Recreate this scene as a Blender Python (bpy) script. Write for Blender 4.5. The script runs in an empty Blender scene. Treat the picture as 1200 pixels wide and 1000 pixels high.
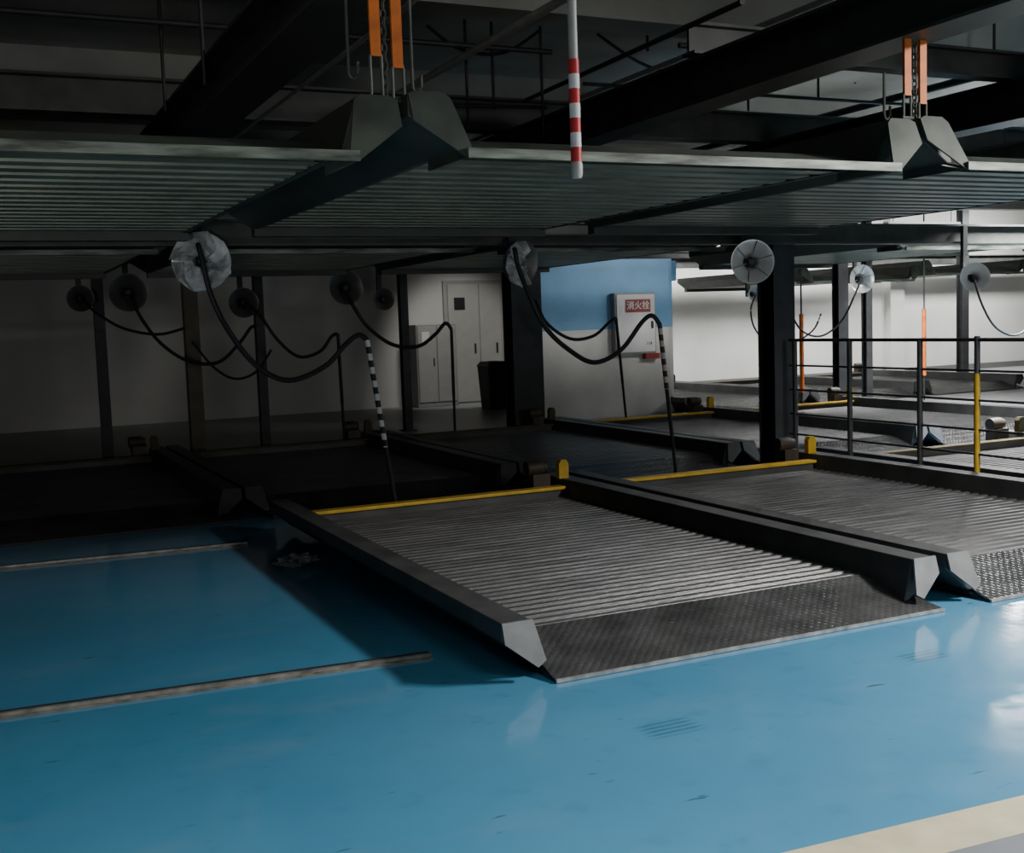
import bpy, bmesh, math, random
from mathutils import Vector, Matrix, noise
random.seed(4)
scene = bpy.context.scene
COL = scene.collection
WL = {}
# ---------------------------------------------------------------- camera model
FPX, H = 1340.0, 1.6
A = math.atan(629/FPX); PT = math.atan(122/FPX); RO = math.radians(2.0)
Fw = Vector((math.sin(A)*math.cos(PT), math.cos(A)*math.cos(PT), -math.sin(PT)))
Rv = Vector((math.cos(A), -math.sin(A), 0))
Uv = Rv.cross(Fw)
Ri = math.cos(RO)*Rv - math.sin(RO)*Uv
Ui = math.sin(RO)*Rv + math.cos(RO)*Uv
def ray(px, py): return FPX*Fw + (px-600)*Ri - (py-500)*Ui
CAMP = Vector((0, 0, H))
def P(px, py, z=0.0):
    d = ray(px, py); return CAMP + d*((z-H)/d.z)
def Q(px, py, y):
    d = ray(px, py); return CAMP + d*(y/d.y)
cam = bpy.data.cameras.new('camera'); co = bpy.data.objects.new('camera', cam); COL.objects.link(co)
cam.sensor_fit = 'HORIZONTAL'; cam.sensor_width = 36; cam.lens = 36*FPX/1200; cam.clip_end = 200
m = Matrix((Ri, Ui, -Fw)).transposed().to_4x4(); m.translation = CAMP
co.matrix_world = m
scene.camera = co

# ---------------------------------------------------------------- materials
def mat(name, col, rough=.5, metal=0, var=.2, scale=6, bump=0, bscale=60, stretch=(1,1,1), emit=None, alpha=1):
    M = bpy.data.materials.new(name); M.use_nodes = True
    nt = M.node_tree; N = nt.nodes; L = nt.links
    b = N['Principled BSDF']
    tc = N.new('ShaderNodeTexCoord'); mp = N.new('ShaderNodeMapping'); mp.inputs['Scale'].default_value = stretch
    L.new(tc.outputs['Object'], mp.inputs[0])
    n = N.new('ShaderNodeTexNoise'); n.inputs['Scale'].default_value = scale; n.inputs['Detail'].default_value = 6
    L.new(mp.outputs[0], n.inputs['Vector'])
    r = N.new('ShaderNodeValToRGB')
    r.color_ramp.elements[0].position = .3; r.color_ramp.elements[1].position = .7
    r.color_ramp.elements[0].color = [c*(1-var) for c in col]+[1]
    r.color_ramp.elements[1].color = [min(1, c*(1+var)) for c in col]+[1]
    L.new(n.outputs[0], r.inputs[0]); L.new(r.outputs[0], b.inputs['Base Color'])
    b.inputs['Roughness'].default_value = rough; b.inputs['Metallic'].default_value = metal
    if bump:
        n2 = N.new('ShaderNodeTexNoise'); n2.inputs['Scale'].default_value = bscale; n2.inputs['Detail'].default_value = 4
        L.new(mp.outputs[0], n2.inputs['Vector'])
        bp = N.new('ShaderNodeBump'); bp.inputs['Strength'].default_value = bump; bp.inputs['Distance'].default_value = .01
        L.new(n2.outputs[0], bp.inputs['Height']); L.new(bp.outputs[0], b.inputs['Normal'])
    if emit:
        b.inputs['Emission Color'].default_value = (*emit[0], 1); b.inputs['Emission Strength'].default_value = emit[1]
    b.inputs['Alpha'].default_value = alpha
    return M
M_deck = mat('deck_steel', (.098,.097,.097), .38, .25, .4, 5, .15, 50, (.4,3,1))
M_beam = mat('beam_paint', (.07,.07,.07), .5, .1, .3, 4, .1)
M_cap = mat('cap_paint', (.19,.19,.19), .5, .1, .2, 8)
M_capdark = mat('shaded_cap_paint', (.035,.035,.035), .6, .1, .2, 8)  # cap paint darkened in colour for pallets standing in shade
M_updeck = mat('upper_deck', (.165,.18,.135), .38, .1, .25, 4, 0)
M_upbeam = mat('upper_beam', (.05,.055,.045), .5, .1, .25, 4)
M_upcap = mat('upper_cap', (.07,.08,.066), .5, .1, .35, 5)
M_lip = mat('front_lip', (.13,.15,.125), .42, .2, .85, 5, 0, 50, (.8,6,6))  # broken light streaks painted in as a highlight along the lip
M_yel = mat('yellow_paint', (.68,.43,.03), .45, 0, .2, 9)
M_dullyel = mat('shaded_yellow_paint', (.08,.06,.022), .7, 0, .3, 9)  # yellow darkened in colour for stop bars lost in shade
M_black = mat('black_rubber', (.018,.018,.02), .5, 0, .2, 10)
M_dark = mat('dark_steel', (.035,.036,.038), .55, .2, .3, 5)
M_frame = mat('grey_green_frame_steel', (.05,.055,.05), .5, .1, .3, 5)
M_rail = mat('railing_grey_steel', (.07,.072,.075), .5, .2, .3, 5)
M_motor = mat('brown_motor', (.07,.052,.04), .55, .1, .3, 9)
M_brown = mat('brown_steel', (.10,.085,.06), .6, .1, .3, 5)
M_galv = mat('galvanised', (.82,.82,.80), .22, .35, .05, 8)
M_galvdark = mat('shaded_disc', (.10,.10,.097), .4, .3, .2, 8)  # galvanised colour darkened to carry the shade of the unlit discs
M_plast = mat('clear_film', (.72,.74,.75), .06, 0, .55, 8, .5, 18, alpha=.8)  # uneven tone painted in for light catching the crinkles
M_scrap = mat('grey_scrap', (.16,.18,.19), .25, 0, .7, 22, .5, 30)
M_orange = mat('orange_paint', (.58,.14,.015), .6, 0, .3, 12)
M_red = mat('red_paint', (.55,.03,.035), .45, 0, .15, 12)
M_dullred = mat('dull_red_paint', (.30,.03,.025), .5, 0, .15, 12)
M_white = mat('white_paint', (.75,.75,.73), .5, 0, .1, 12)
M_wall = mat('wall_plaster', (.66,.655,.625), .75, 0, .10, .8, .05, 30)
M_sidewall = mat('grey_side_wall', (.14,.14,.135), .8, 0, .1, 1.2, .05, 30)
M_ceil = mat('ceiling_concrete', (.35,.36,.33), .85, 0, .25, 1.2, .1, 20)
M_blue = mat('blue_wall_paint', (.15,.35,.57), .55, 0, .08, 3)
M_pwhite = mat('pillar_white', (.64,.63,.60), .6, 0, .08, 3)
M_cab = mat('cabinet_grey', (.46,.46,.43), .5, 0, .06, 5)
M_cabdark = mat('cabinet_midgrey', (.30,.30,.295), .5, 0, .06, 5)
M_hyd = mat('hydrant_white', (.74,.74,.73), .45, 0, .05, 5)
M_door = mat('door_grey', (.38,.38,.36), .5, 0, .06, 5)
M_line = mat('cream_line', (.66,.58,.39), .4, 0, .15, 6)
M_aisle = mat('aisle_grey', (.22,.23,.25), .4, 0, .12, 3)
M_rust = mat('dirty_rail', (.21,.19,.15), .7, .1, .5, 12, .4, 40)
M_ral = mat('rail_steel', (.30,.295,.28), .45, .5, .4, 14)
M_edge = mat('worn_edge_steel', (.34,.34,.33), .4, .3, .4, 16)
M_tube = mat('tube_glow', (1,1,1), .4, 0, 0, 3, emit=((.95,.98,1), 40))
M_grey = mat('pale_grey_pipe', (.42,.42,.40), .5, .1, .15, 9)

# tread plate : raised lozenges by bump
M_tread = mat('tread_plate', (.09,.09,.09), .25, .4, .35, 4)
nt = M_tread.node_tree; N = nt.nodes; L = nt.links
tc = N.new('ShaderNodeTexCoord'); vo = N.new('ShaderNodeTexVoronoi'); mp = N.new('ShaderNodeMapping')
mp.inputs['Rotation'].default_value = (0,0,.785); mp.inputs['Scale'].default_value = (30,30,30)
L.new(tc.outputs['Object'], mp.inputs[0])
vo.inputs['Scale'].default_value = 1.0; vo.inputs['Randomness'].default_value = 0.15
L.new(mp.outputs[0], vo.inputs['Vector'])
bp = N.new('ShaderNodeBump'); bp.inputs['Strength'].default_value = .9; bp.inputs['Distance'].default_value = .009; bp.invert = True
L.new(vo.outputs['Distance'], bp.inputs['Height']); L.new(bp.outputs[0], N['Principled BSDF'].inputs['Normal'])

# striped pole
def striped(name, c0, c1, period, off=0):
    M = bpy.data.materials.new(name); M.use_nodes = True
    nt = M.node_tree; N = nt.nodes; L = nt.links; b = N['Principled BSDF']
    g = N.new('ShaderNodeTexCoord'); s = N.new('ShaderNodeSeparateXYZ'); L.new(g.outputs['Object'], s.inputs[0])
    mu = N.new('ShaderNodeMath'); mu.operation = 'MULTIPLY_ADD'; mu.inputs[1].default_value = 1/period; mu.inputs[2].default_value = off+10
    fr = N.new('ShaderNodeMath'); fr.operation = 'FRACT'; gt = N.new('ShaderNodeMath'); gt.operation = 'GREATER_THAN'; gt.inputs[1].default_value = .5
    L.new(s.outputs['Z'], mu.inputs[0]); L.new(mu.outputs[0], fr.inputs[0]); L.new(fr.outputs[0], gt.inputs[0])
    mx = N.new('ShaderNodeMix'); mx.data_type = 'RGBA'
    mx.inputs[6].default_value = (*c0,1); mx.inputs[7].default_value = (*c1,1)
    L.new(gt.outputs[0], mx.inputs[0]); L.new(mx.outputs[2], b.inputs['Base Color']); b.inputs['Roughness'].default_value = .5
    return M
M_bw = striped('black_white_bands', (.02,.02,.02), (.72,.72,.7), .105)
M_rw = striped('dark_red_white_bands', (.10,.02,.02), (.60,.58,.56), .105)

# floor : blue epoxy, greyer towards the back, worn
def floor_material():
    M = bpy.data.materials.new('blue_epoxy'); M.use_nodes = True
    nt = M.node_tree; N = nt.nodes; L = nt.links; b = N['Principled BSDF']
    g = N.new('ShaderNodeNewGeometry'); sp = N.new('ShaderNodeSeparateXYZ'); L.new(g.outputs['Position'], sp.inputs[0])
    def noi(scale, detail=5, stretch=None):
        n = N.new('ShaderNodeTexNoise'); n.inputs['Scale'].default_value = scale; n.inputs['Detail'].default_value = detail
        if stretch:
            mp = N.new('ShaderNodeMapping'); mp.inputs['Scale'].default_value = stretch[0]; mp.inputs['Rotation'].default_value = (0,0,stretch[1])
            L.new(g.outputs['Position'], mp.inputs[0]); L.new(mp.outputs[0], n.inputs['Vector'])
        else: L.new(g.outputs['Position'], n.inputs['Vector'])
        return n
    def ramp(src, p0, p1, c0, c1):
        r = N.new('ShaderNodeValToRGB'); e = r.color_ramp.elements
        e[0].position = p0; e[1].position = p1; e[0].color = (*c0,1); e[1].color = (*c1,1)
        L.new(src, r.inputs[0]); return r
    def mix(fac, a, bb):
        mx = N.new('ShaderNodeMix'); mx.data_type = 'RGBA'
        L.new(fac, mx.inputs[0])
        if isinstance(a, tuple): mx.inputs[6].default_value = (*a,1)
        else: L.new(a, mx.inputs[6])
        if isinstance(bb, tuple): mx.inputs[7].default_value = (*bb,1)
        else: L.new(bb, mx.inputs[7])
        return mx.outputs[2]
    def mul(a, v):
        k = N.new('ShaderNodeMath'); k.operation = 'MULTIPLY'; L.new(a, k.inputs[0])
        if isinstance(v, float): k.inputs[1].default_value = v
        else: L.new(v, k.inputs[1])
        return k.outputs[0]
    blue = ramp(noi(.8).outputs[0], .3, .7, (.075,.26,.43), (.10,.31,.49))
    near = N.new('ShaderNodeMapRange'); near.inputs[1].default_value = 7.5; near.inputs[2].default_value = 6.0
    L.new(sp.outputs['Y'], near.inputs[0])
    back = N.new('ShaderNodeMapRange'); back.inputs[1].default_value = 8.6; back.inputs[2].default_value = 14
    L.new(sp.outputs['Y'], back.inputs[0])
    c = mix(back.outputs[0], blue.outputs[0], (.31,.315,.315))
    pale = ramp(noi(1.3, 6, ((1,2.2,1), .2)).outputs[0], .56, .72, (0,0,0), (.22,.22,.22))
    c = mix(mul(pale.outputs[0], near.outputs[0]), c, (.22,.35,.45))
    dirt = ramp(noi(6, 7).outputs[0], .58, .74, (0,0,0), (.22,.22,.22))
    c = mix(mul(dirt.outputs[0], near.outputs[0]), c, (.04,.14,.22))
    sc = ramp(noi(2.6, 4, ((1.6,7,1), .5)).outputs[0], .69, .75, (0,0,0), (.8,.8,.8))
    c = mix(mul(sc.outputs[0], near.outputs[0]), c, (.02,.055,.08))
    for (px, py, wx, wy) in ((785,853,.14,.095), (1082,769,.14,.08)):  # striped scuff patches, a grate-like reflection put into the colour
        p = P(px, py)
        def band(out, c0, w):
            s = N.new('ShaderNodeMath'); s.operation = 'SUBTRACT'; s.inputs[1].default_value = c0; L.new(out, s.inputs[0])
            a = N.new('ShaderNodeMath'); a.operation = 'ABSOLUTE'; L.new(s.outputs[0], a.inputs[0])
            l = N.new('ShaderNodeMapRange'); l.inputs[1].default_value = w; l.inputs[2].default_value = w*.6; L.new(a.outputs[0], l.inputs[0])
            return l.outputs[0]
        wv = N.new('ShaderNodeTexWave'); wv.bands_direction = 'Y'; wv.inputs['Scale'].default_value = 9; wv.inputs['Distortion'].default_value = 1
        L.new(g.outputs['Position'], wv.inputs[0])
        c = mix(mul(mul(mul(band(sp.outputs['X'], p.x, wx), band(sp.outputs['Y'], p.y, wy)), wv.outputs[1]), .5), c, (.03,.06,.1))
    L.new(c, b.inputs['Base Color'])
    ro = N.new('ShaderNodeMapRange'); ro.inputs[1].default_value = .3; ro.inputs[2].default_value = .7; ro.inputs[3].default_value = .06; ro.inputs[4].default_value = .17
    L.new(noi(1.7).outputs[0], ro.inputs[0])
    rb = N.new('ShaderNodeMix'); rb.data_type = 'FLOAT'; L.new(back.outputs[0], rb.inputs[0]); L.new(ro.outputs[0], rb.inputs[2]); rb.inputs[3].default_value = .4
    L.new(rb.outputs[0], b.inputs['Roughness'])
    bp = N.new('ShaderNodeBump'); bp.inputs['Distance'].default_value = .015
    L.new(mul(near.outputs[0], .14), bp.inputs['Strength'])
    L.new(noi(4, 2).outputs[0], bp.inputs['Height']); L.new(bp.outputs[0], b.inputs['Normal'])
    return M
M_floor = floor_material()

# ---------------------------------------------------------------- mesh builder
class MB:
    def __init__(s): s.v = []; s.f = []
    def add(s, vs, fs):
        o = len(s.v); s.v += [Vector(v) for v in vs]; s.f += [tuple(i+o for i in f) for f in fs]; return s
    def box(s, x0, y0, z0, x1, y1, z1):
        return s.add([(x0,y0,z0),(x1,y0,z0),(x1,y1,z0),(x0,y1,z0),(x0,y0,z1),(x1,y0,z1),(x1,y1,z1),(x0,y1,z1)],
                     [(0,3,2,1),(4,5,6,7),(0,1,5,4),(1,2,6,5),(2,3,7,6),(3,0,4,7)])
    def prism(s, a, b):
        n = len(a)
        return s.add(list(a)+list(b), [tuple(range(n))[::-1], tuple(range(n, 2*n))]+[(i,(i+1)%n,(i+1)%n+n,i+n) for i in range(n)])
    def prism_y(s, prof, y0, y1): return s.prism([(x,y0,z) for x,z in prof], [(x,y1,z) for x,z in prof])
    def prism_z(s, prof, z0, z1): return s.prism([(x,y,z0) for x,y in prof], [(x,y,z1) for x,y in prof])
    def prism_x(s, prof, x0, x1): return s.prism([(x0,y,z) for y,z in prof], [(x1,y,z) for y,z in prof])
    def tube(s, pts, r, n=8):
        pts = [Vector(p) for p in pts]; o = len(s.v); k = len(pts)
        for i, p in enumerate(pts):
            t = (pts[min(i+1,k-1)]-pts[max(i-1,0)]).normalized()
            u = t.cross(Vector((0,0,1)) if abs(t.z) < .9 else Vector((1,0,0))).normalized(); w = t.cross(u)
            for j in range(n):
                a = 2*math.pi*j/n; s.v.append(p+u*(r*math.cos(a))+w*(r*math.sin(a)))
        for i in range(k-1):
            for j in range(n):
                s.f.append((o+i*n+j, o+i*n+(j+1)%n, o+(i+1)*n+(j+1)%n, o+(i+1)*n+j))
        s.f.append(tuple(o+j for j in range(n))[::-1]); s.f.append(tuple(o+(k-1)*n+j for j in range(n)))
        return s
    def link(s, c, flip, hl=.022, hw=.011, r=.004, n=12, k=5):
        # one oval chain link standing upright at c
        c = Vector(c); o = len(s.v); u = Vector((0,1,0)) if flip else Vector((1,0,0)); v = Vector((1,0,0)) if flip else Vector((0,1,0))
        for i in range(n):
            a = 2*math.pi*i/n; ctr = c+u*(hw*math.cos(a))+Vector((0,0,hl*math.sin(a)))
            nn = (u*math.cos(a)+Vector((0,0,math.sin(a))))
            for j in range(k):
                b = 2*math.pi*j/k; s.v.append(ctr+nn*(r*math.cos(b))+v*(r*math.sin(b)))
        for i in range(n):
            for j in range(k):
                s.f.append((o+i*k+j, o+i*k+(j+1)%k, o+((i+1)%n)*k+(j+1)%k, o+((i+1)%n)*k+j))
        return s
    def lathe(s, c, axis, prof, n=28):
        c = Vector(c); ax = Vector(axis).normalized()
        u = ax.cross(Vector((0,0,1)) if abs(ax.z) < .9 else Vector((1,0,0))).normalized(); w = ax.cross(u)
        o = len(s.v)
        for r, t in prof:
            for j in range(n):
                a = 2*math.pi*j/n; s.v.append(c+ax*t+u*(r*math.cos(a))+w*(r*math.sin(a)))
        for i in range(len(prof)-1):
            for j in range(n):
                s.f.append((o+i*n+j, o+i*n+(j+1)%n, o+(i+1)*n+(j+1)%n, o+(i+1)*n+j))
        return s
    def build(s, name, M, parent=None, smooth=False, bevel=0):
        if parent is not None: org = WL[parent]
        else:
            xs = [v.x for v in s.v]; ys = [v.y for v in s.v]; zs = [v.z for v in s.v]
            org = Vector(((min(xs)+max(xs))/2, (min(ys)+max(ys))/2, min(zs)))
        me = bpy.data.meshes.new(name); me.from_pydata([v-org for v in s.v], [], s.f); me.update()
        bm = bmesh.new(); bm.from_mesh(me); bmesh.ops.recalc_face_normals(bm, faces=bm.faces); bm.to_mesh(me); bm.free()
        me.materials.append(M)
        if smooth:
            me.shade_smooth()
            me.set_sharp_from_angle(angle=math.radians(40))
        o = bpy.data.objects.new(name, me); COL.objects.link(o)
        if parent is not None: o.parent = parent; WL[o] = org.copy()
        else: o.location = org; WL[o] = org.copy()
        if bevel:
            b = o.modifiers.new('bevel', 'BEVEL'); b.width = bevel; b.segments = 2; b.limit_method = 'ANGLE'
        return o
def tag(o, label=None, cat=None, group=None, kind=None):
    if label: o['label'] = label
    if cat: o['category'] = cat
    if group: o['group'] = group
    if kind: o['kind'] = kind
    return o
def empty(name, loc, label, cat, group=None):
    o = bpy.data.objects.new(name, None); COL.objects.link(o); o.location = loc; o.empty_display_size = .1
    WL[o] = Vector(loc); return tag(o, label, cat, group)
def copy_tree(o, parent=None):
    c = o.copy(); COL.objects.link(c)
    if parent is not None: c.parent = parent
    for ch in list(o.children): copy_tree(ch, c)
    return c
def clone(o, loc, label):
    c = copy_tree(o); c.location = loc; c['label'] = label; return c
def smoothpath(pts, n=6):
    pts = [Vector(p) for p in pts]; out = []
    for i in range(len(pts)-1):
        p0 = pts[max(i-1,0)]; p1 = pts[i]; p2 = pts[i+1]; p3 = pts[min(i+2,len(pts)-1)]
        for k in range(n):
            t = k/n
            out.append(.5*((2*p1)+(p2-p0)*t+(2*p0-5*p1+4*p2-p3)*t*t+(3*p1-p0-3*p2+p3)*t**3))
    out.append(pts[-1]); return out

# ---------------------------------------------------------------- setting
CZ = 4.2
tag(MB().box(-6,-5,-.2,26,21.5,0).build('floor', M_floor), kind='structure')
tag(MB().box(-6,21.5,-.2,26,21.7,CZ).build('wall_back', M_wall), kind='structure')
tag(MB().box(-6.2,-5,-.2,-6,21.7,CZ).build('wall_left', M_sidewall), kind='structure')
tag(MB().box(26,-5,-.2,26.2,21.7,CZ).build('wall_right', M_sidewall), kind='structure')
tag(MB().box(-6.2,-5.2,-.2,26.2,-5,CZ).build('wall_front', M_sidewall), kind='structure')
tag(MB().box(10.0,17.1,0,10.2,21.5,CZ).build('wall_light_block', M_wall), kind='structure')  # unseen partition added to keep right-hand light off the left back wall
tag(MB().box(-6.2,-5.2,CZ,26.2,21.7,CZ+.2).build('ceiling', M_ceil), kind='structure')
for i, y in enumerate((7.4, 11.2, 15.0, 19.0)):
    tag(MB().box(-6,y,3.78,26,y+.35,CZ).build('trim_%d' % (i+3), M_ceil), kind='structure')
a0, a1 = P(920,1000), P(1200,933); b0, b1 = P(1110,1000), P(1200,977)
d = (a1-a0).normalized(); w = (b1-a0); nrm = Vector((d.y,-d.x,0)); wd = abs((P(1150,990)-a0).dot(nrm))
c0 = a0-d*4; c1 = a0+d*7
def flat(p, z): return Vector((p.x, p.y, z))
q = [c0, c1, c1+nrm*wd, c0+nrm*wd]
tag(MB().prism([flat(p,.0005) for p in q], [flat(p,.003) for p in q]).build('trim_1', M_line), kind='structure')
q = [c0+nrm*wd, c1+nrm*wd, c1+nrm*(wd+4), c0+nrm*(wd+4)]
tag(MB().prism([flat(p,.0005) for p in q], [flat(p,.002) for p in q]).build('trim_2', M_aisle), kind='structure')
xq = Q(1052,400,21.3).x
tag(MB().box(xq-.22,21.3,0,xq+.22,21.5,CZ).build('trim_7', M_wall), kind='structure')
tag(MB().box(10.2,21.47,0,26,21.5,.14).build('baseboard_back', M_sidewall), kind='structure')

# floor rails (tracks the pallets roll along)
for (pa, pb, lab) in (((0,841),(505,770), 'nearer dirty steel track set in the blue floor, ending short of the front ramp'),
                          ((0,667),(290,638), 'farther dark steel track in the blue floor at the shadow edge')):
    A0, A1 = P(*pa), P(*pb); d = (A1-A0).normalized(); n = Vector((-d.y, d.x, 0))
    s0 = A0-d*4.0; s1 = A1
    r = empty('floor_track', (A0+A1)/2, lab, 'floor track', 'tracks the pallets roll on')
    def strip(o0, o1, z0, z1, name, M):
        q = [s0+n*o0, s1+n*o0, s1+n*o1, s0+n*o1]
        MB().prism([flat(p,z0) for p in q], [flat(p,z1) for p in q]).build(name, M, r)
    strip(-.036,.036,.0005,.006,'grout_bed',M_rust); strip(-.01,.01,.006,.02,'rail',M_ral); strip(.028,.042,.006,.018,'edge_strip',M_dark)

# ---------------------------------------------------------------- pallets
def make_pallet(W, upper, label, loc, group, shade_paint=False):  # last flag picks the paint copies with shade in their colour
    mb_, md, mc = (M_upbeam, M_updeck, M_upcap) if upper else (M_beam, M_deck, M_capdark if shade_paint else M_cap)
    myel = M_dullyel if shade_paint else M_yel
    L_ = 3.85 if upper else 4.5
    o = Vector(loc)
    root = empty('parking_pallet', loc, label, 'parking pallet', group)
    def mk(): return MB()
    def put(mb, name, M, par=root, **k):
        for v in mb.v: v += o
        return mb.build(name, M, par, **k)
    left = [(0.0,.18),(0.0,.27),(.165,.27),(.235,.05),(.20,.05)] if upper else [(0.0,.19),(0.0,.27),(.15,.27),(.205,.05),(.17,.05)]
    for side in (0, 1):
        pr = left if side == 0 else [(W-x, z) for x, z in left]
        bm_ = put(mk().prism_y(pr, .12, L_), 'side_beam', mb_, bevel=.006)
        if upper: capp = [(-.002,.15),(-.002,.262),(.03,.278),(.15,.278),(.18,.25),(.24,.0),(.205,.0)]
        else: capp = [(-.003,.185),(-.003,.274),(.15,.274),(.185,.095),(.14,.07)]
        if side: capp = [(W-x, z) for x, z in capp]
        f = lambda z: .118-(.278-z)*(.42 if upper else .30)
        put(mk().prism([(x,f(z)-.012,z) for x,z in capp], [(x,f(z),z) for x,z in capp]), 'end_cap', mc, bm_)
    m = mk(); ys = []; y = .42; pit = .20 if upper else .09
    while y < L_-.12:
        if upper: ys += [(y,.055),(y+.11,.055),(y+.118,.138),(y+.192,.138)]
        else: ys += [(y,.118),(y+.024,.118),(y+.04,.138),(y+.075,.138)]
        y += pit
    ys.append((y,.100))
    nv = len(ys); x0, x1 = (.2, W-.2) if upper else (.17, W-.17)
    m.add([(x0,a,z) for a,z in ys]+[(x1,a,z) for a,z in ys], [(i,i+1,nv+i+1,nv+i) for i in range(nv-1)])
    put(m, 'deck', md)
    xa, xb = (.2, W-.2) if upper else (.2, W-.05)
    m = mk().prism([(xa,0,.004),(xa,0,.016),(.2,.43,.142),(.2,.43,.128)], [(xb,0,.004),(xb,0,.016),(W-.2,.43,.142),(W-.2,.43,.128)])
    for xx in (.2, W-.21): m.prism_x([(.03,.004),(.43,.128),(.43,.004)], xx, xx+.01)
    rp = put(m, 'ramp_plate', M_upcap if upper else M_tread)
    if upper:
        put(mk().box(.2,-.02,.0,W-.2,.0,.04), 'front_lip', M_lip)
        put(mk().box(.2,L_-.05,.0,W-.2,L_+.05,.2), 'rear_beam', M_upbeam)
    else:
        put(mk().box(xa,-.012,.003,xb,.0,.019), 'ramp_edge', M_capdark if shade_paint else M_edge, rp)
        put(mk().box(.2,4.01,.12,W-.2,4.07,.195), 'stop_frame', M_beam)
        put(mk().box(.17,3.98,.196,W-.18,4.09,.222), 'stop_bar', myel, bevel=.005)
        d_ = put(mk().lathe((W-.31,4.27,.36), (1,0,0), [(0,-.10),(.06,-.10),(.066,-.085),(.066,.04),(.05,.055),(.05,.085),(0,.085)], 20)
            .box(W-.38,4.19,.12,W-.22,4.35,.31), 'drive_motor', M_motor, smooth=True)
        put(mk().prism_y([(W-.185,.271),(W-.185,.395),(W-.165,.43),(W-.115,.43),(W-.095,.395),(W-.095,.271)], 4.09, 4.15), 'motor_bracket', myel, d_)
        for xx in (.5, W-.5):
            for yy in (.9, 3.5):
                put(mk().lathe((xx,yy,.045), (1,0,0), [(0,-.03),(.045,-.03),(.045,.03),(0,.03)], 14), 'wheel', M_dark)
    return root
PW, UW = 2.56, 2.69
FY, BY = 4.41, 9.65
gl, gu = 'ground level parking pallets', 'raised parking pallets overhead'
p1 = make_pallet(PW, False, 'nearest dark corrugated pallet on the blue floor, its whole ramp plate in view', (2.04,FY,0), gl)
clone(p1, (4.69,FY,0), 'dark corrugated pallet between the nearest pallet and the railing')
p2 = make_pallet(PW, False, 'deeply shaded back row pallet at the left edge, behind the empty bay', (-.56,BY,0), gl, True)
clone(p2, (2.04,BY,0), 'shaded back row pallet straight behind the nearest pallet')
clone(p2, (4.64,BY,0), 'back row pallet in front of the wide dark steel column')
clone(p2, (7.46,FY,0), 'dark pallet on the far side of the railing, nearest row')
for x, lab in ((7.24,'back row pallet behind the slim black column, before the blue and white pillar'),
               (9.84,'back row pallet farthest right, seen through the railing')):
    clone(p1, (x,BY,0), lab)
for x, lab in ((10.5,'third row pallet before the bright wall, just right of the pillar'), (13.1,'third row pallet before the bright wall, second from the pillar'),
               (15.7,'third row pallet before the bright wall, farthest right')):
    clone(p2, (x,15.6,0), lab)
UZ = 2.235
u1 = make_pallet(UW, True, 'raised pallet overhead in the middle, behind the red and white pole', (1.66,4.3,UZ+.03), gu)
clone(u1, (-1.09,4.28,UZ), 'raised pallet overhead at the left edge of the picture')
clone(u1, (4.39,4.3,UZ+.05), 'raised pallet overhead at the upper right corner')
for x, lab in ((-1.09,'raised back row pallet at far left in deep shade'), (1.64,'raised back row pallet above the shaded middle bay'),
               (4.37,'raised back row pallet level with the top of the blue pillar'), (9.05,'raised back row pallet at the right, above the railing')):
    clone(u1, (x,9.5,UZ), lab)
clone(u1, (12.9,15.6,UZ-.15), 'raised third row pallet against the bright wall, nearer the slim black column')
clone(u1, (15.7,15.6,UZ-.05), 'raised third row pallet against the bright wall, at the right edge')

# ---------------------------------------------------------------- steel frame
def column(x, y, w, dpt, h, M, label):
    r = empty('steel_column', (x,y,0), label, 'column', 'steel frame columns')
    t = min(.02, w*.15); fl = .018
    m = MB().box(x-w/2,y-dpt/2,.012,x+w/2,y-dpt/2+fl,h).box(x-w/2,y+dpt/2-fl,.012,x+w/2,y+dpt/2,h).box(x-t/2,y-dpt/2+fl,.012,x+t/2,y+dpt/2-fl,h)
    m.build('shaft', M, r)
    MB().box(x-w/2-.05,y-dpt/2-.05,.001,x+w/2+.05,y+dpt/2+.05,.014).build('base_plate', M, r)
def xat(px, y): return Q(px, 400, y).x
column(xat(910,9.32), 9.32, .26, .26, 3.27, M_dark, 'slim black steel column beside the railing, nearest of the columns')
column(xat(613,14.4), 14.4, .46, .3, 3.27, M_dark, 'wide dark steel column left of the blue and white pillar')
column(xat(225,14.4), 14.4, .17, .16, 3.27, M_brown, 'brownish shaded column below the largest round disc')
column(xat(305,14.5), 14.5, .11, .12, 3.27, M_dark, 'slender dark column right of the brownish column')
column(xat(118,14.4), 14.4, .12, .12, 3.27, M_dark, 'slender dark column nearest the left edge')
column(xat(474,16.5), 16.5, .12, .13, CZ, M_dark, 'slender dark column just left of the grey wall cabinet')
column(xat(985,14.4), 14.4, .2, .16, 3.27, M_dark, 'dark column behind the railing, right of the slim black column')
column(xat(1016,15.05), 15.05, .13, .13, 3.78, M_dark, 'far thin dark column against the bright right hand wall')
column(xat(1128,20.2), 20.2, .2, .2, CZ, M_dark, 'farthest right dark post standing close to the bright wall')
def ibeam_y(x, y0, y1, z0, h, w, label, M=M_frame):
    t = .02
    o = MB().box(x-w/2,y0,z0,x+w/2,y1,z0+t).box(x-w/2,y0,z0+h-t,x+w/2,y1,z0+h).box(x-.012,y0,z0+t,x+.012,y1,z0+h-t).build('steel_beam', M)
    tag(o, label, 'beam', 'overhead steel beams')
def ibeam_x(y, x0, x1, z0, h, w, label, M=M_frame):
    t = .02
    o = MB().box(x0,y-w/2,z0,x1,y+w/2,z0+t).box(x0,y-w/2,z0+h-t,x1,y+w/2,z0+h).box(x0,y-.012,z0+t,x1,y+.012,z0+h-t).build('steel_beam', M)
    tag(o, label, 'beam', 'overhead steel beams')
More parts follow.
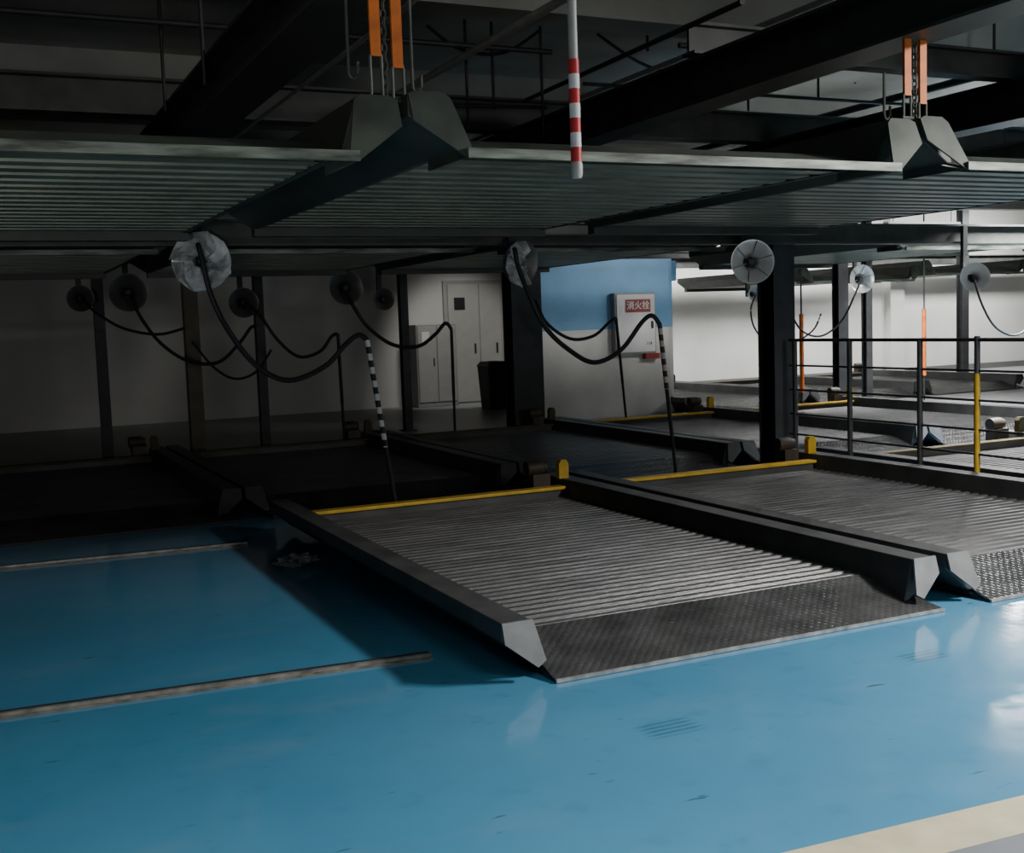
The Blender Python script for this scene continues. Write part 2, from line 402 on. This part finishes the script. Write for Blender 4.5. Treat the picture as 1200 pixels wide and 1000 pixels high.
ibeam_y(4.46, 3.0, 15, 2.96, .3, .26, 'thick dark overhead beam running back from the upper right corner')
ibeam_y(1.54, 4.1, 15, 2.96, .3, .3, 'thick dark overhead beam running back above the left orange straps')
ibeam_y(-1.1, 4.1, 15, 2.96, .3, .26, 'dark overhead beam at the far left top')
ibeam_y(7.2, 4.1, 15, 2.96, .3, .26, 'dark overhead beam at the right edge, above the raised pallet')
ibeam_y(9.9, 4.1, 15, 2.96, .3, .26, 'dark overhead beam beyond the right edge, lit from behind')
ibeam_x(9.3, -4, 13, 3.27, .28, .22, 'cross beam resting over the gap between the two pallet rows')
ibeam_x(14.6, -4, 15, 3.27, .28, .22, 'cross beam far back over the last columns')
ibeam_x(6.3, 4.3, 13, 3.27, .2, .14, 'slim cross beam over the raised pallet at the upper right')
ibeam_x(11.6, 4.3, 13, 3.27, .2, .14, 'slim cross beam over the back row at the upper right')
ibeam_x(8.98, -4, 11, 2.26, .2, .13, 'low dark beam carrying the nearer row of round discs')
ibeam_x(14.05, -4, 15, 2.44, .1, .12, 'low dark beam carrying the back row of round discs')
ibeam_x(20.6, 12.5, 25.5, 2.62, .22, .2, 'dark beam fixed high along the bright right hand wall')

# service pipes with hanging rods
def pipe(pts, r, M, label, name='ceiling_pipe'):
    tag(MB().tube(pts, r, 10).build(name, M, smooth=True), label, 'pipe', 'pipes and rods under the ceiling')
pipe([Q(545,150,11.0), Q(870,2,5.6)], .018, M_dark, 'thin dark pipe running diagonally across the ceiling behind the red and white pole')
pipe([(3.6,10.9,3.3),(13,10.9,3.3)], .03, M_grey, 'grey pipe crossing the ceiling at the right')
pipe([(6.1,4.5,3.58),(6.1,16,3.58)], .03, M_dark, 'dark pipe running back along the right ceiling')
pipe([(5.35,4.5,3.68),(5.35,19,3.68)], .022, M_grey, 'pale conduit running back under the right ceiling, beside the thick beam')
pipe([(8.2,5,3.62),(8.2,20,3.62)], .035, M_dark, 'dark pipe running back near the right edge of the ceiling')
pipe([(6.6,5,3.74),(6.6,20,3.74)], .015, M_dark, 'thin dark conduit running back under the right ceiling')
pipe([(4.7,7.0,3.52),(14,7.0,3.52)], .02, M_dark, 'dark conduit crossing the upper right ceiling nearest the front')
pipe([(4.7,12.8,3.5),(16,12.8,3.5)], .035, M_grey, 'pale pipe crossing the far right ceiling')
pipe([(4.7,8.4,3.53),(14,8.4,3.53)], .015, M_dark, 'thin dark conduit crossing the right ceiling between rods')
pipe([(2.6,4.8,3.72),(2.6,19,3.72)], .02, M_dark, 'thin dark conduit running back above the middle raised pallet')
pipe([(3.5,4.8,3.6),(3.5,19,3.6)], .03, M_grey, 'pale pipe running back between the two thick overhead beams')
pipe([(-2,8.0,3.66),(4.2,8.0,3.66)], .02, M_dark, 'thin dark conduit crossing the ceiling at upper left')
pipe([(4.9,4.8,3.2),(4.9,14,3.2)], .014, M_dark, 'thin dark cable pipe close beside the right thick beam')
pipe([(2.1,4.6,3.2),(2.1,14,3.2)], .014, M_grey, 'thin pale conduit close beside the left thick beam')
for px, y1, Y, lab in ((547,150,8.5,'left of two short hanging rods above the middle raised pallet'), (577,128,8.5,'right of two short hanging rods above the middle raised pallet'),
                     (635,160,8.3,'long hanging rod just left of the red and white pole'), (192,130,8.5,'short hanging rod at upper left'),
                     (238,100,7.0,'long hanging rod left of the thick left beam'), (1163,70,7.1,'hanging rod in the upper right corner'),
                     (875,130,9.0,'hanging rod below the right ceiling slab'), (957,118,9.0,'hanging rod beside the right thick beam'),
                     (757,60,8.3,'thin hanging rod right of the red and white pole'), (905,96,10.2,'thin hanging rod at upper right between two pipes'),
                     (1120,95,8.3,'thin hanging rod right of the upper right orange straps'),(838,70,7.9,'thin hanging rod above the right thick beam'),
                     (1000,98,10.4,'thin hanging rod left of the upper right straps')):
    b = Q(px+2,y1,Y); a = Vector((b.x,b.y,3.78 if 7.4 <= Y <= 7.75 else CZ))
    pipe([a,b], .012, M_dark, lab, 'hanging_rod')
pipe([Q(500,123,8.3), Q(640,126,8.3)], .015, M_dark, 'short level rod between the hanging rods', 'level_rod')
for pts, lab in (([(890,30,8.2),(930,62,8.2),(985,74,8.2),(1030,52,8.2)],'slack black cable drooping below the upper right ceiling'),
                 ([(700,40,9.0),(760,78,9.0),(830,88,9.0),(880,58,9.0)],'slack black cable drooping right of the red and white pole'),
                 ([(500,30,8.8),(540,58,8.8),(590,62,8.8),(632,36,8.8)],'slack black cable drooping left of the red and white pole')):
    tag(MB().tube(smoothpath([Q(*p) for p in pts]), .014, 8).build('ceiling_cable', M_black, smooth=True), lab, 'cable', 'slack cables under the ceiling')

# orange lifting straps with shackles
def strap(px, py1, Y, zb, label, ztop=2.96):
    b = Q(px, py1, Y)
    r = empty('lifting_strap', (b.x,Y,b.z), label, 'lifting strap', 'orange straps holding the raised pallets')
    x, z = b.x, b.z
    MB().box(x-.022,Y-.008,z,x+.022,Y+.008,ztop).build('webbing', M_orange, r)
    pts = [(x+.024*math.cos(math.pi*k/12), Y, z+.022*math.sin(math.pi*k/12)) for k in range(13)]
    MB().tube([(x+.024,Y,zb)]+pts+[(x-.024,Y,zb)], .007, 8).tube([(x-.034,Y,zb+.012),(x+.034,Y,zb+.012)], .009, 8).build('shackle', M_upcap, r, smooth=True)
strap(440,66,4.5,UZ+.271,'left of the two orange straps at the upper left')
strap(466,80,4.5,UZ+.271,'right of the two orange straps at the upper left')
strap(1063,112,4.5,UZ+.321,'left of the two orange straps at the upper right')
strap(1081,122,4.5,UZ+.321,'right of the two orange straps at the upper right')
for (px, py0, py1, lab) in ((406,30,92,'steel hook rod left of the upper left orange straps'), (482,66,108,'steel hook rod right of the upper left orange straps'), (1036,108,140,'steel hook rod left of the upper right orange straps')):
    a = Q(px,py0,4.62); b = Q(px,py1,4.62); bz = max(b.z, UZ+.33)
    pts = [Vector((a.x,4.62,2.96 if px < 600 else a.z+.1)), Vector((a.x,4.62,bz+.03))]+[Vector((a.x+.02-.02*math.cos(t),4.62,bz+.03-.03*math.sin(t))) for t in (0.5,1.0,1.57,2.2,2.8)]+[Vector((a.x+.04,4.62,bz+.07))]
    tag(MB().tube(pts,.007,8).build('hook_rod', M_upcap, smooth=True), lab, 'hook', 'steel hooks at the raised pallets')
for (px, py1, zb_, lab) in ((452,98,UZ+.275,'steel link chain hanging between the two upper left orange straps'), (1072,128,UZ+.325,'steel link chain hanging between the two upper right orange straps')):
    b = Q(px,py1,4.56); m_ = MB(); z = zb_+.004; k = 0
    while z < 2.94: m_.link((b.x,4.56,z+.022), k%2); z += .034; k += 1
    tag(m_.build('lifting_chain', M_upcap, smooth=True), lab, 'chain', 'chains beside the orange straps')

# red and white hanging pole
b = Q(676,208,4.0); bx, bz = b.x, b.z
r = empty('hanging_pole', (bx,4.0,bz), 'white hanging pole banded red and white, in front of the middle raised pallet', 'pole')
MB().tube([(bx,4,bz),(bx,4,CZ)], .018, 14).build('shaft', M_grey, r, smooth=True)
zt = Q(674,70,4.0).z; zb = Q(676,190,4.0).z
nb = 7
for k in range(nb):
    za = zb+(zt-zb)*k/nb; ze = zb+(zt-zb)*(k+1)/nb
    MB().lathe((bx,4,0),(0,0,1),[(.018,za),(.0215,za),(.0215,ze),(.018,ze)],16).build('band', M_red if k%2==0 else M_white, r, smooth=True)
MB().lathe((bx,4,0),(0,0,1),[(0,bz-.004),(.018,bz-.004),(.024,bz+.01),(.025,zb-.012),(.0215,zb)],16).build('taped_tip', M_grey, r, smooth=True)

# ---------------------------------------------------------------- round cable discs
def disc(px, py, Y, rad, label, face=(0,-1,0), film=0, M=M_galv, top=2.44, spokes=False):
    c = Q(px,py,Y); ax = Vector(face).normalized()
    u = ax.cross(Vector((0,0,1))).normalized(); w = ax.cross(u)
    r = empty('cable_disc', c, label, 'cable disc', 'round discs guiding the cables')
    k = rad/.2
    MB().lathe(c, ax, [(.05*k,-.13),(.052*k,-.09),(.075*k,-.055),(.105*k,-.035),(.115*k,-.028),(.12*k,-.034),(.16*k,-.008),(rad*.93,.022),(rad,.026),(rad,.034),(rad*.92,.032),(.15*k,.004),(.09*k,-.02),(.06*k,-.07),(.05*k,-.13)], 40).build('dish', M, r, smooth=True)
    MB().lathe(c, ax, [(0,-.14),(.046*k,-.14),(.046*k,-.04),(.036*k,-.03),(.036*k,-.005),(.026*k,.008),(0,.008)], 22).build('hub', M_dark, r, smooth=True)
    if spokes:
        m = MB()
        for j in range(6):
            a = math.pi*j/3+.3; dr = u*math.cos(a)+w*math.sin(a)
            m.tube([c+dr*(.05*k)+ax*-.02, c+dr*(.12*k)+ax*.002, c+dr*(rad*.95)+ax*.036], .006, 6)
        m.build('spokes', M_cabdark, r, smooth=True)
    MB().box(c.x-.03,Y+.12,c.z-.03,c.x+.03,Y+.16,top).box(c.x-.03,Y+.05,c.z-.03,c.x+.03,Y+.12,c.z+.03).build('hanger', M_dark, r)
    if film:
        m = MB(); n, k = 18, 4; rnd = random.Random(px)
        vs = []
        a0, a1 = film
        for j in range(n+1):
            for i in range(k+1):
                a = a0+(a1-a0)*j/n + (rnd.uniform(-.14,.14) if 0 < j < n else 0)
                t = .22+.80*i/k + (rnd.uniform(-.07,.07) if i else 0)
                if i == k: t = 1.0+rnd.uniform(-.03,.09)
                vs.append(c+u*(rad*t*math.cos(a))+w*(rad*t*math.sin(a))+ax*(.045+rnd.uniform(0,.12)*(1 if i < k else .4)))
        m.add(vs, [(j*(k+1)+i, j*(k+1)+i+1, (j+1)*(k+1)+i+1) for j in range(n) for i in range(k)]+[(j*(k+1)+i, (j+1)*(k+1)+i+1, (j+1)*(k+1)+i) for j in range(n) for i in range(k)])
        m.build('plastic_film', M_plast, r)
    return c
FD = (-.35,-1,-.1)
disc(237,306,8.75,.215,'largest round disc, wrapped in clear plastic film, at left under the raised pallet',FD,(0,6.2))
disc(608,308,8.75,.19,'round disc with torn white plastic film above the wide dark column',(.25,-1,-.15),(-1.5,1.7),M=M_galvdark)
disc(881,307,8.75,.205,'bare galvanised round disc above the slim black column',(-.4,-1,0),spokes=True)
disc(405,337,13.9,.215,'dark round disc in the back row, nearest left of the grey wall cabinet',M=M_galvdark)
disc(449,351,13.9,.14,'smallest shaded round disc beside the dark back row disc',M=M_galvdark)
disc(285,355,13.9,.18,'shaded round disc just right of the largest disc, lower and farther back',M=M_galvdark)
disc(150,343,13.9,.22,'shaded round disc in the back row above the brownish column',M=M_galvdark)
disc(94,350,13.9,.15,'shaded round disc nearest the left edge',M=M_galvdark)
disc(883,345,13.9,.12,'small pale disc directly below the bare galvanised disc')
disc(1009,327,13.9,.22,'galvanised disc in front of the bright wall, above the dark column behind the railing',(-.15,-1,0),spokes=True)
disc(1142,325,8.75,.15,'pale round disc at the right edge above the railing',(-.7,-1,.15),M=M_white)

def cable(pts, label, r=.018):
    P3 = [Q(a,b,y) for a,b,y in pts]
    tag(MB().tube(smoothpath(P3), r, 8).build('power_cable', M_black, smooth=True), label, 'cable', 'black cables hanging from the discs')
def cpole(p0, p1, label, M=None, r=.017, frac=.62, zfloor=None):
    a = Q(*p0); b = Q(*p1)
    if zfloor is not None: b.z = zfloor
    root = empty('cable_pole', b, label, 'cable pole', 'poles carrying the cables')
    mid = a+(b-a)*frac
    MB().tube([a,mid], r*1.2, 10).build('banded_sleeve' if M else 'sleeve', M or M_black, root, smooth=True)
    MB().tube([mid,b], r, 10).build('pole', M_black, root, smooth=True)
cable([(237,302,8.66),(232,287,8.57),(236,300,8.53),(247,345,8.5),(268,388,8.45),(300,428,8.4),(338,446,8.4),(380,430,8.4),(405,404,8.4),(420,393,8.4),(430,398,8.4)],'thick black cable looping from the plastic wrapped disc to the banded pole',.02)
cpole((430,398,8.4),(464,584,8.62),'leaning black and white banded pole behind the yellow bar of the nearest pallet',M_bw,zfloor=.14)
cable([(606,305,8.66),(603,292,8.57),(608,315,8.53),(622,350,8.45),(640,385,8.4),(668,411,8.35),(697,425,8.3),(728,410,8.3),(752,378,8.3),(764,370,8.3),(773,380,8.3)],'thick black cable looping in front of the fire hydrant box',.02)
cpole((773,380,8.3),(793,556,8.62),'dark pole banded red and white at its top, right of the fire hydrant box',M_rw,frac=.4,zfloor=.14)
cable([(405,343,13.8),(416,362,13.7),(432,384,13.7),(460,404,13.7),(490,406,13.7),(510,392,13.7),(522,379,13.7),(529,386,13.7)],'black cable looping from the dark back row disc past the wall cabinet',.024)
cpole((529,386,13.7),(533,500,13.9),'thin dark pole in front of the grey cabinet',zfloor=.14)
cable([(287,355,13.8),(305,370,13.7),(325,398,13.7),(350,418,13.7),(375,412,13.7),(388,395,13.7),(395,391,13.7)],'black cable looping over the shaded bay, between the brown column and the banded pole',.02)
cpole((396,391,13.7),(403,500,13.9),'thin dark pole in the shaded bay left of the banded pole',zfloor=.14)
cable([(152,345,13.8),(165,372,13.7),(188,402,13.7),(220,423,13.7),(255,425,13.7),(280,403,13.7),(294,384,13.7),(300,384,13.7)],'black cable looping across the brownish column',.02)
cable([(225,400,13.9),(250,430,13.9),(275,444,13.9),(300,436,13.9),(318,410,13.9)],'lowest thin black cable loop right of the brownish column',.015)
cable([(95,350,13.8),(112,366,13.65),(145,385,13.6),(185,392,13.6),(215,385,13.6)],'thin black cable loop nearest the left edge',.016)
cable([(628,352,13.8),(640,378,13.6),(668,397,13.6),(695,394,13.6),(714,378,13.6),(722,373,13.6)],'thin black cable loop left of the fire hydrant box',.022)
cpole((722,373,13.6),(734,488,13.9),'thin dark pole directly below the left of the fire hydrant box',zfloor=.14)
cable([(1008,330,13.8),(1000,350,13.6),(985,378,13.6),(962,394,13.6),(940,388,13.6),(926,366,13.6)],'thin black cable loop right of the slim black column',.015)
cable([(1142,328,8.68),(1150,355,8.6),(1165,382,8.6),(1185,393,8.6),(1203,386,8.6),(1222,360,8.6)],'thin black cable from the pale disc to the right edge',.011)
cable([(886,346,13.8),(880,362,13.4),(884,384,13.4),(900,402,13.4),(925,404,13.4),(952,388,13.4),(962,368,13.4)],'thin black cable loop from the small pale disc behind the slim black column',.013)

# orange sleeved hanging rods
for (px,y0,y1,Y,lab) in ((942,368,460,14.6,'orange sleeved hanging rod right of the slim black column'),(1085,362,440,14.6,'orange sleeved hanging rod in front of the bright right wall')):
    a = Q(px,y0,Y); b = Q(px-2,y1,Y); a.x = b.x; t = Vector((a.x,Y,3.27))
    r = empty('safety_rod', (b.x,Y,0), lab, 'hanging rod', 'orange sleeved rods')
    MB().tube([b,a],.036,10).build('sleeve', M_orange, r, smooth=True)
    MB().tube([(b.x,Y,.002),b],.014,8).build('lower_rod', M_dark, r, smooth=True)
    MB().tube([a,t],.014,8).build('upper_rod', M_dark, r, smooth=True)

# ---------------------------------------------------------------- guard railing on the right
RX = 7.34
r = empty('guard_railing', (RX,7.2,0), 'dark tubular guard railing with one yellow post beside the right pallet', 'railing')
def yx(px):
    d = ray(px,470); return d.y*(RX/d.x)
posts = [(1145,1),(1078,0),(996,0),(932,0)]
for px, yel in posts:
    y = yx(px)
    zt_ = 1.06 if yel else 1.33
    p = MB().tube([(RX,y,.012),(RX,y,zt_)],.025,12).build('post', M_yel if yel else M_rail, r, smooth=True)
    if yel: p['label'] = 'yellow painted post'; MB().tube([(RX,y,zt_),(RX,y,1.36)],.024,12).build('post_top', M_rail, p, smooth=True)
    MB().box(RX-.06,y-.06,.001,RX+.06,y+.06,.012).build('foot_plate', M_rail, p)
for z in (1.33,1.08,.84,.60,.40):
    MB().tube([(RX,4.6,z),(RX,9.1,z)],.010 if z < 1.3 else .016,10).build('rail', M_rail, r, smooth=True)

# ---------------------------------------------------------------- pillar and hydrant box
PY = 16.1
xl, xr = Q(628,480,PY).x, Q(786,480,PY).x
ch = .22
prof = [(xl,PY),(xr,PY),(xr+ch,PY+ch),(xr+ch,PY+.99),(xl,PY+.99)]
zs = Q(710,386,PY).z
r = empty('concrete_pillar', ((xl+xr)/2,PY+.5,0), 'massive square pillar painted blue above and white below', 'pillar')
MB().prism_z(prof,.0,zs).build('lower_half', M_pwhite, r)
MB().prism_z(prof,zs,CZ).build('upper_half', M_blue, r)
tag(MB().box(xr+ch-.005,PY+.3,Q(803,328,PY).z,xr+ch+.15,PY+.55,Q(803,304,PY).z).build('junction_box', M_blue, bevel=.01), 'small blue box on the right corner of the pillar', 'junction box')
hy = PY-.15
hx0, hx1 = Q(722,400,hy).x, Q(770,400,hy).x; hz0, hz1 = Q(745,415,hy).z, Q(745,343,hy).z
r = empty('hydrant_box', ((hx0+hx1)/2,hy,hz0), 'pale grey fire hydrant box with red sign on the blue and white pillar', 'hydrant box')
MB().box(hx0,hy+.02,hz0,hx1,PY-.001,hz1).build('body', M_cabdark, r, bevel=.01)
dr = MB().box(hx0+.03,hy,hz0+.03,hx1-.03,hy+.02,hz1-.03).build('door', M_hyd, r, bevel=.006)
MB().box(hx1-.10,hy-.02,(hz0+hz1)/2-.09,hx1-.07,hy,(hz0+hz1)/2+.03).build('latch', M_dark, dr)
sx0, sx1 = Q(733,360,hy).x, Q(762,360,hy).x; sz0, sz1 = Q(747,366,hy).z, Q(747,351,hy).z
sg = MB().box(sx0,hy-.006,sz0,sx1,hy,sz1).build('sign', M_dullred, dr); sg['label'] = 'red sign with white characters'
MB().box(hx1-.20,hy+.03,hz0-.09,hx1+.07,hy+.13,hz0-.002).build('red_bracket', M_dullred, r)
def text(s, size, loc, M, parent, name):
    cu = bpy.data.curves.new(name, 'FONT'); cu.body = s; cu.size = size; cu.align_x = 'CENTER'; cu.align_y = 'CENTER'; cu.extrude = .001; cu.offset = size*.012
    t = bpy.data.objects.new(name+'_tmp', cu); COL.objects.link(t)
    bpy.context.view_layer.update()
    me = bpy.data.meshes.new_from_object(t.evaluated_get(bpy.context.evaluated_depsgraph_get()))
    bpy.data.objects.remove(t)
    rot = Matrix.Rotation(math.pi/2, 4, 'X'); me.transform(Matrix.Translation(Vector(loc)-WL[parent])@rot)
    me.materials.clear(); me.materials.append(M)
    o = bpy.data.objects.new(name, me); COL.objects.link(o); o.parent = parent
    return o
text('消火栓', (sz1-sz0)*.70, ((sx0+sx1)/2,hy-.008,(sz0+sz1)/2), M_white, dr, 'sign_lettering')
text('119', .07, (hx1-.15,hy-.003,hz0+.16), M_dark, dr, 'number_lettering')

# ---------------------------------------------------------------- back wall fittings
WY = 21.5
def rect(px0,py0,px1,py1,Y): a = Q(px0,py0,Y); b = Q(px1,py1,Y); return a.x, b.z, b.x, a.z
x0,z0,x1,z1 = rect(522,334,588,470,WY)
r = bpy.data.objects.new('door_1', None); COL.objects.link(r); r.location = ((x0+x1)/2,WY,0); WL[r] = Vector(r.location); r['kind'] = 'structure'
MB().box(x0-.08,WY-.06,0,x1+.08,WY-.001,z1+.08).build('door_frame', M_door, r)
xm = (x0+x1)/2+.1
for (a, b_) in ((x0,xm-.01),(xm+.01,x1)):
    lf = MB().box(a,WY-.09,.02,b_,WY-.06,z1).build('door_leaf', M_cab, r, bevel=.008)
    MB().box(b_-.12,WY-.12,1.0,b_-.09,WY-.09,1.2).build('handle', M_dark, lf)
w0,wz0,w1,wz1 = rect(532,349,545,363,WY-.1)
MB().box(w0,WY-.1,wz0,w1,WY-.089,wz1).build('vision_panel', M_black, r)
x0,z0,x1,z1 = rect(487,381,538,470,20.9)
r = empty('control_cabinet', ((x0+x1)/2,21.1,0), 'low grey control cabinet standing against the back wall', 'cabinet')
MB().box(x0,20.92,.0,x1,21.38,z1).build('body', M_cabdark, r, bevel=.012)
for k_, (a, b_) in enumerate(((x0+.03,(x0+x1)/2-.01),((x0+x1)/2+.01,x1-.03))):
    dd = MB().box(a,20.9,.1,b_,20.92,z1-.04).build('door', M_door, r, bevel=.006)
    MB().box(b_-.07,20.88,z1*.5,b_-.05,20.9,z1*.5+.15).build('handle', M_dark, dd)
    if k_ == 0: MB().box(a+.08,20.892,z1-.36,b_-.14,20.9,z1-.14).build('notice_plate', M_white, dd)
x0,z0,x1,z1 = rect(566,440,590,478,19.5)
cx = (x0+x1)/2; w = (x1-x0)/2
r = empty('waste_bin', (cx,19.5,0), 'dark waste bin near the wall, left of the wide dark column', 'bin')
z1 = .8
MB().prism([(cx-w*.8,19.3,0),(cx+w*.8,19.3,0),(cx+w*.8,19.7,0),(cx-w*.8,19.7,0)],[(cx-w,19.25,z1),(cx+w,19.25,z1),(cx+w,19.75,z1),(cx-w,19.75,z1)]).build('body', M_dark, r)
MB().prism([(cx-w*1.05,19.22,z1),(cx+w*1.05,19.22,z1),(cx+w*1.05,19.78,z1),(cx-w*1.05,19.78,z1)],[(cx-w*.8,19.3,z1+.09),(cx+w*.8,19.3,z1+.09),(cx+w*.8,19.7,z1+.09),(cx-w*.8,19.7,z1+.09)]).build('lid', M_dark, r)

# crumpled plastic on the floor
c = P(350,664,.0)
bm = bmesh.new(); bmesh.ops.create_icosphere(bm, subdivisions=4, radius=1)
for v in bm.verts:
    k = 1+.9*noise.noise(v.co*2.3)+.45*noise.noise(v.co*6)
    v.co = Vector((v.co.x*.11*k, v.co.y*.055*k, v.co.z*.035*k))
zmin = min(v.co.z for v in bm.verts)
me = bpy.data.meshes.new('plastic_scrap'); bm.to_mesh(me); bm.free(); me.materials.append(M_scrap)
o = bpy.data.objects.new('plastic_scrap', me); COL.objects.link(o); o.location = (min(c.x,1.9),c.y,-zmin+.001)
tag(o, 'small crumpled scrap of plastic on the blue floor beside the nearest pallet', 'plastic scrap')

# ---------------------------------------------------------------- lights
def tube_light(x, y, z, ln, label):
    r = empty('tube_light', (x,y,z), label, 'light', 'tube lights')
    MB().box(x-ln/2,y-.06,z+.03,x+ln/2,y+.06,z+.09).build('housing', M_white, r)
    MB().tube([(x-ln/2+.03,y,z+.01),(x+ln/2-.03,y,z+.01)],.018,10).build('tube', M_tube, r, smooth=True)
    for s in (-.4,.4): MB().tube([(x+s*ln,y,z+.09),(x+s*ln,y,CZ)],.006,6).build('drop_rod', M_dark, r)
tube_light(10.5,8.75,2.85,1.5,'glowing tube light over the gap between pallet rows at the right')
tube_light(13.6,13.6,2.85,1.5,'glowing tube light far right before the bright wall')
def area(loc, target, sx, sy, en, col=(1,1,1), spread=150):
    l = bpy.data.lights.new('lamp', 'AREA'); l.shape = 'RECTANGLE'; l.size = sx; l.size_y = sy; l.energy = en; l.color = col
    l.spread = math.radians(spread)
    o = bpy.data.objects.new('lamp', l); COL.objects.link(o); o.location = loc
    o.rotation_euler = (Vector(target)-Vector(loc)).to_track_quat('-Z','Y').to_euler()
def spot(loc, target, ang, en, col=(1,1,1), size=.3, blend=.7):
    l = bpy.data.lights.new('lamp', 'SPOT'); l.energy = en; l.color = col; l.spot_size = math.radians(ang); l.spot_blend = blend; l.shadow_soft_size = size
    o = bpy.data.objects.new('lamp', l); COL.objects.link(o); o.location = loc
    o.rotation_euler = (Vector(target)-Vector(loc)).to_track_quat('-Z','Y').to_euler()
def point(loc, en, r=.12):
    l = bpy.data.lights.new('lamp', 'POINT'); l.energy = en; l.shadow_soft_size = r
    o = bpy.data.objects.new('lamp', l); COL.objects.link(o); o.location = loc
# drive aisle lamps, then two added low fills
area((7.0,1.6,3.6), (5.0,2.9,0), 1.2,.3, 310, (1,.98,.95), 130)
area((2.4,.0,3.6), (2.3,.8,0), 1.4,.3, 44, (.94,.99,1), 105)
area((-.6,-.4,3.6), (-.2,.6,0), 1.4,.3, 48, (.76,1,1), 95)
area((6.5,-3.8,2.0), (8.2,4.5,1.5), 2.5,1.2, 36, (1,.99,.95), 85)  # added low fill for the raised undersides, decks and caps
area((-1.4,-2.0,1.3), (.3,4.9,2.4), 1.2,.6, 9, (1,.98,.93), 50)  # added weak fill for the left raised pallet's underside
# right rear
area((10.6,8.75,2.8), (10.6,8.75,0), 1.7,.3, 380, (1,1,1), 125)
area((13.6,13.6,2.8), (13.9,13.6,0), 1.5,.2, 190, (1,1,1), 120)
point((11.5,9.3,2.66), 80); point((14.2,12.3,2.66), 95); point((9.9,10.6,2.72), 34)  # points added near the tubes to brighten the right ceiling
area((13.0,19.75,3.7), (13.2,21.5,1.4), 3,.4, 140)
area((17.5,19.75,3.7), (17.5,21.5,1.2), 3,.4, 200)
area((22.0,19.2,3.7), (22.0,21.5,1.2), 4,.4, 280)
spot((8.6,18.7,3.9), (8.95,21.5,.9), 56, 260, (1,.98,.94))
spot((11.8,11.8,3.3), (9.2,16.1,1.3), 46, 460, (1,.98,.95))
wd_ = bpy.data.worlds.new('world'); scene.world = wd_; wd_.use_nodes = True
wd_.node_tree.nodes['Background'].inputs[0].default_value = (.6,.7,.75,1); wd_.node_tree.nodes['Background'].inputs[1].default_value = .003
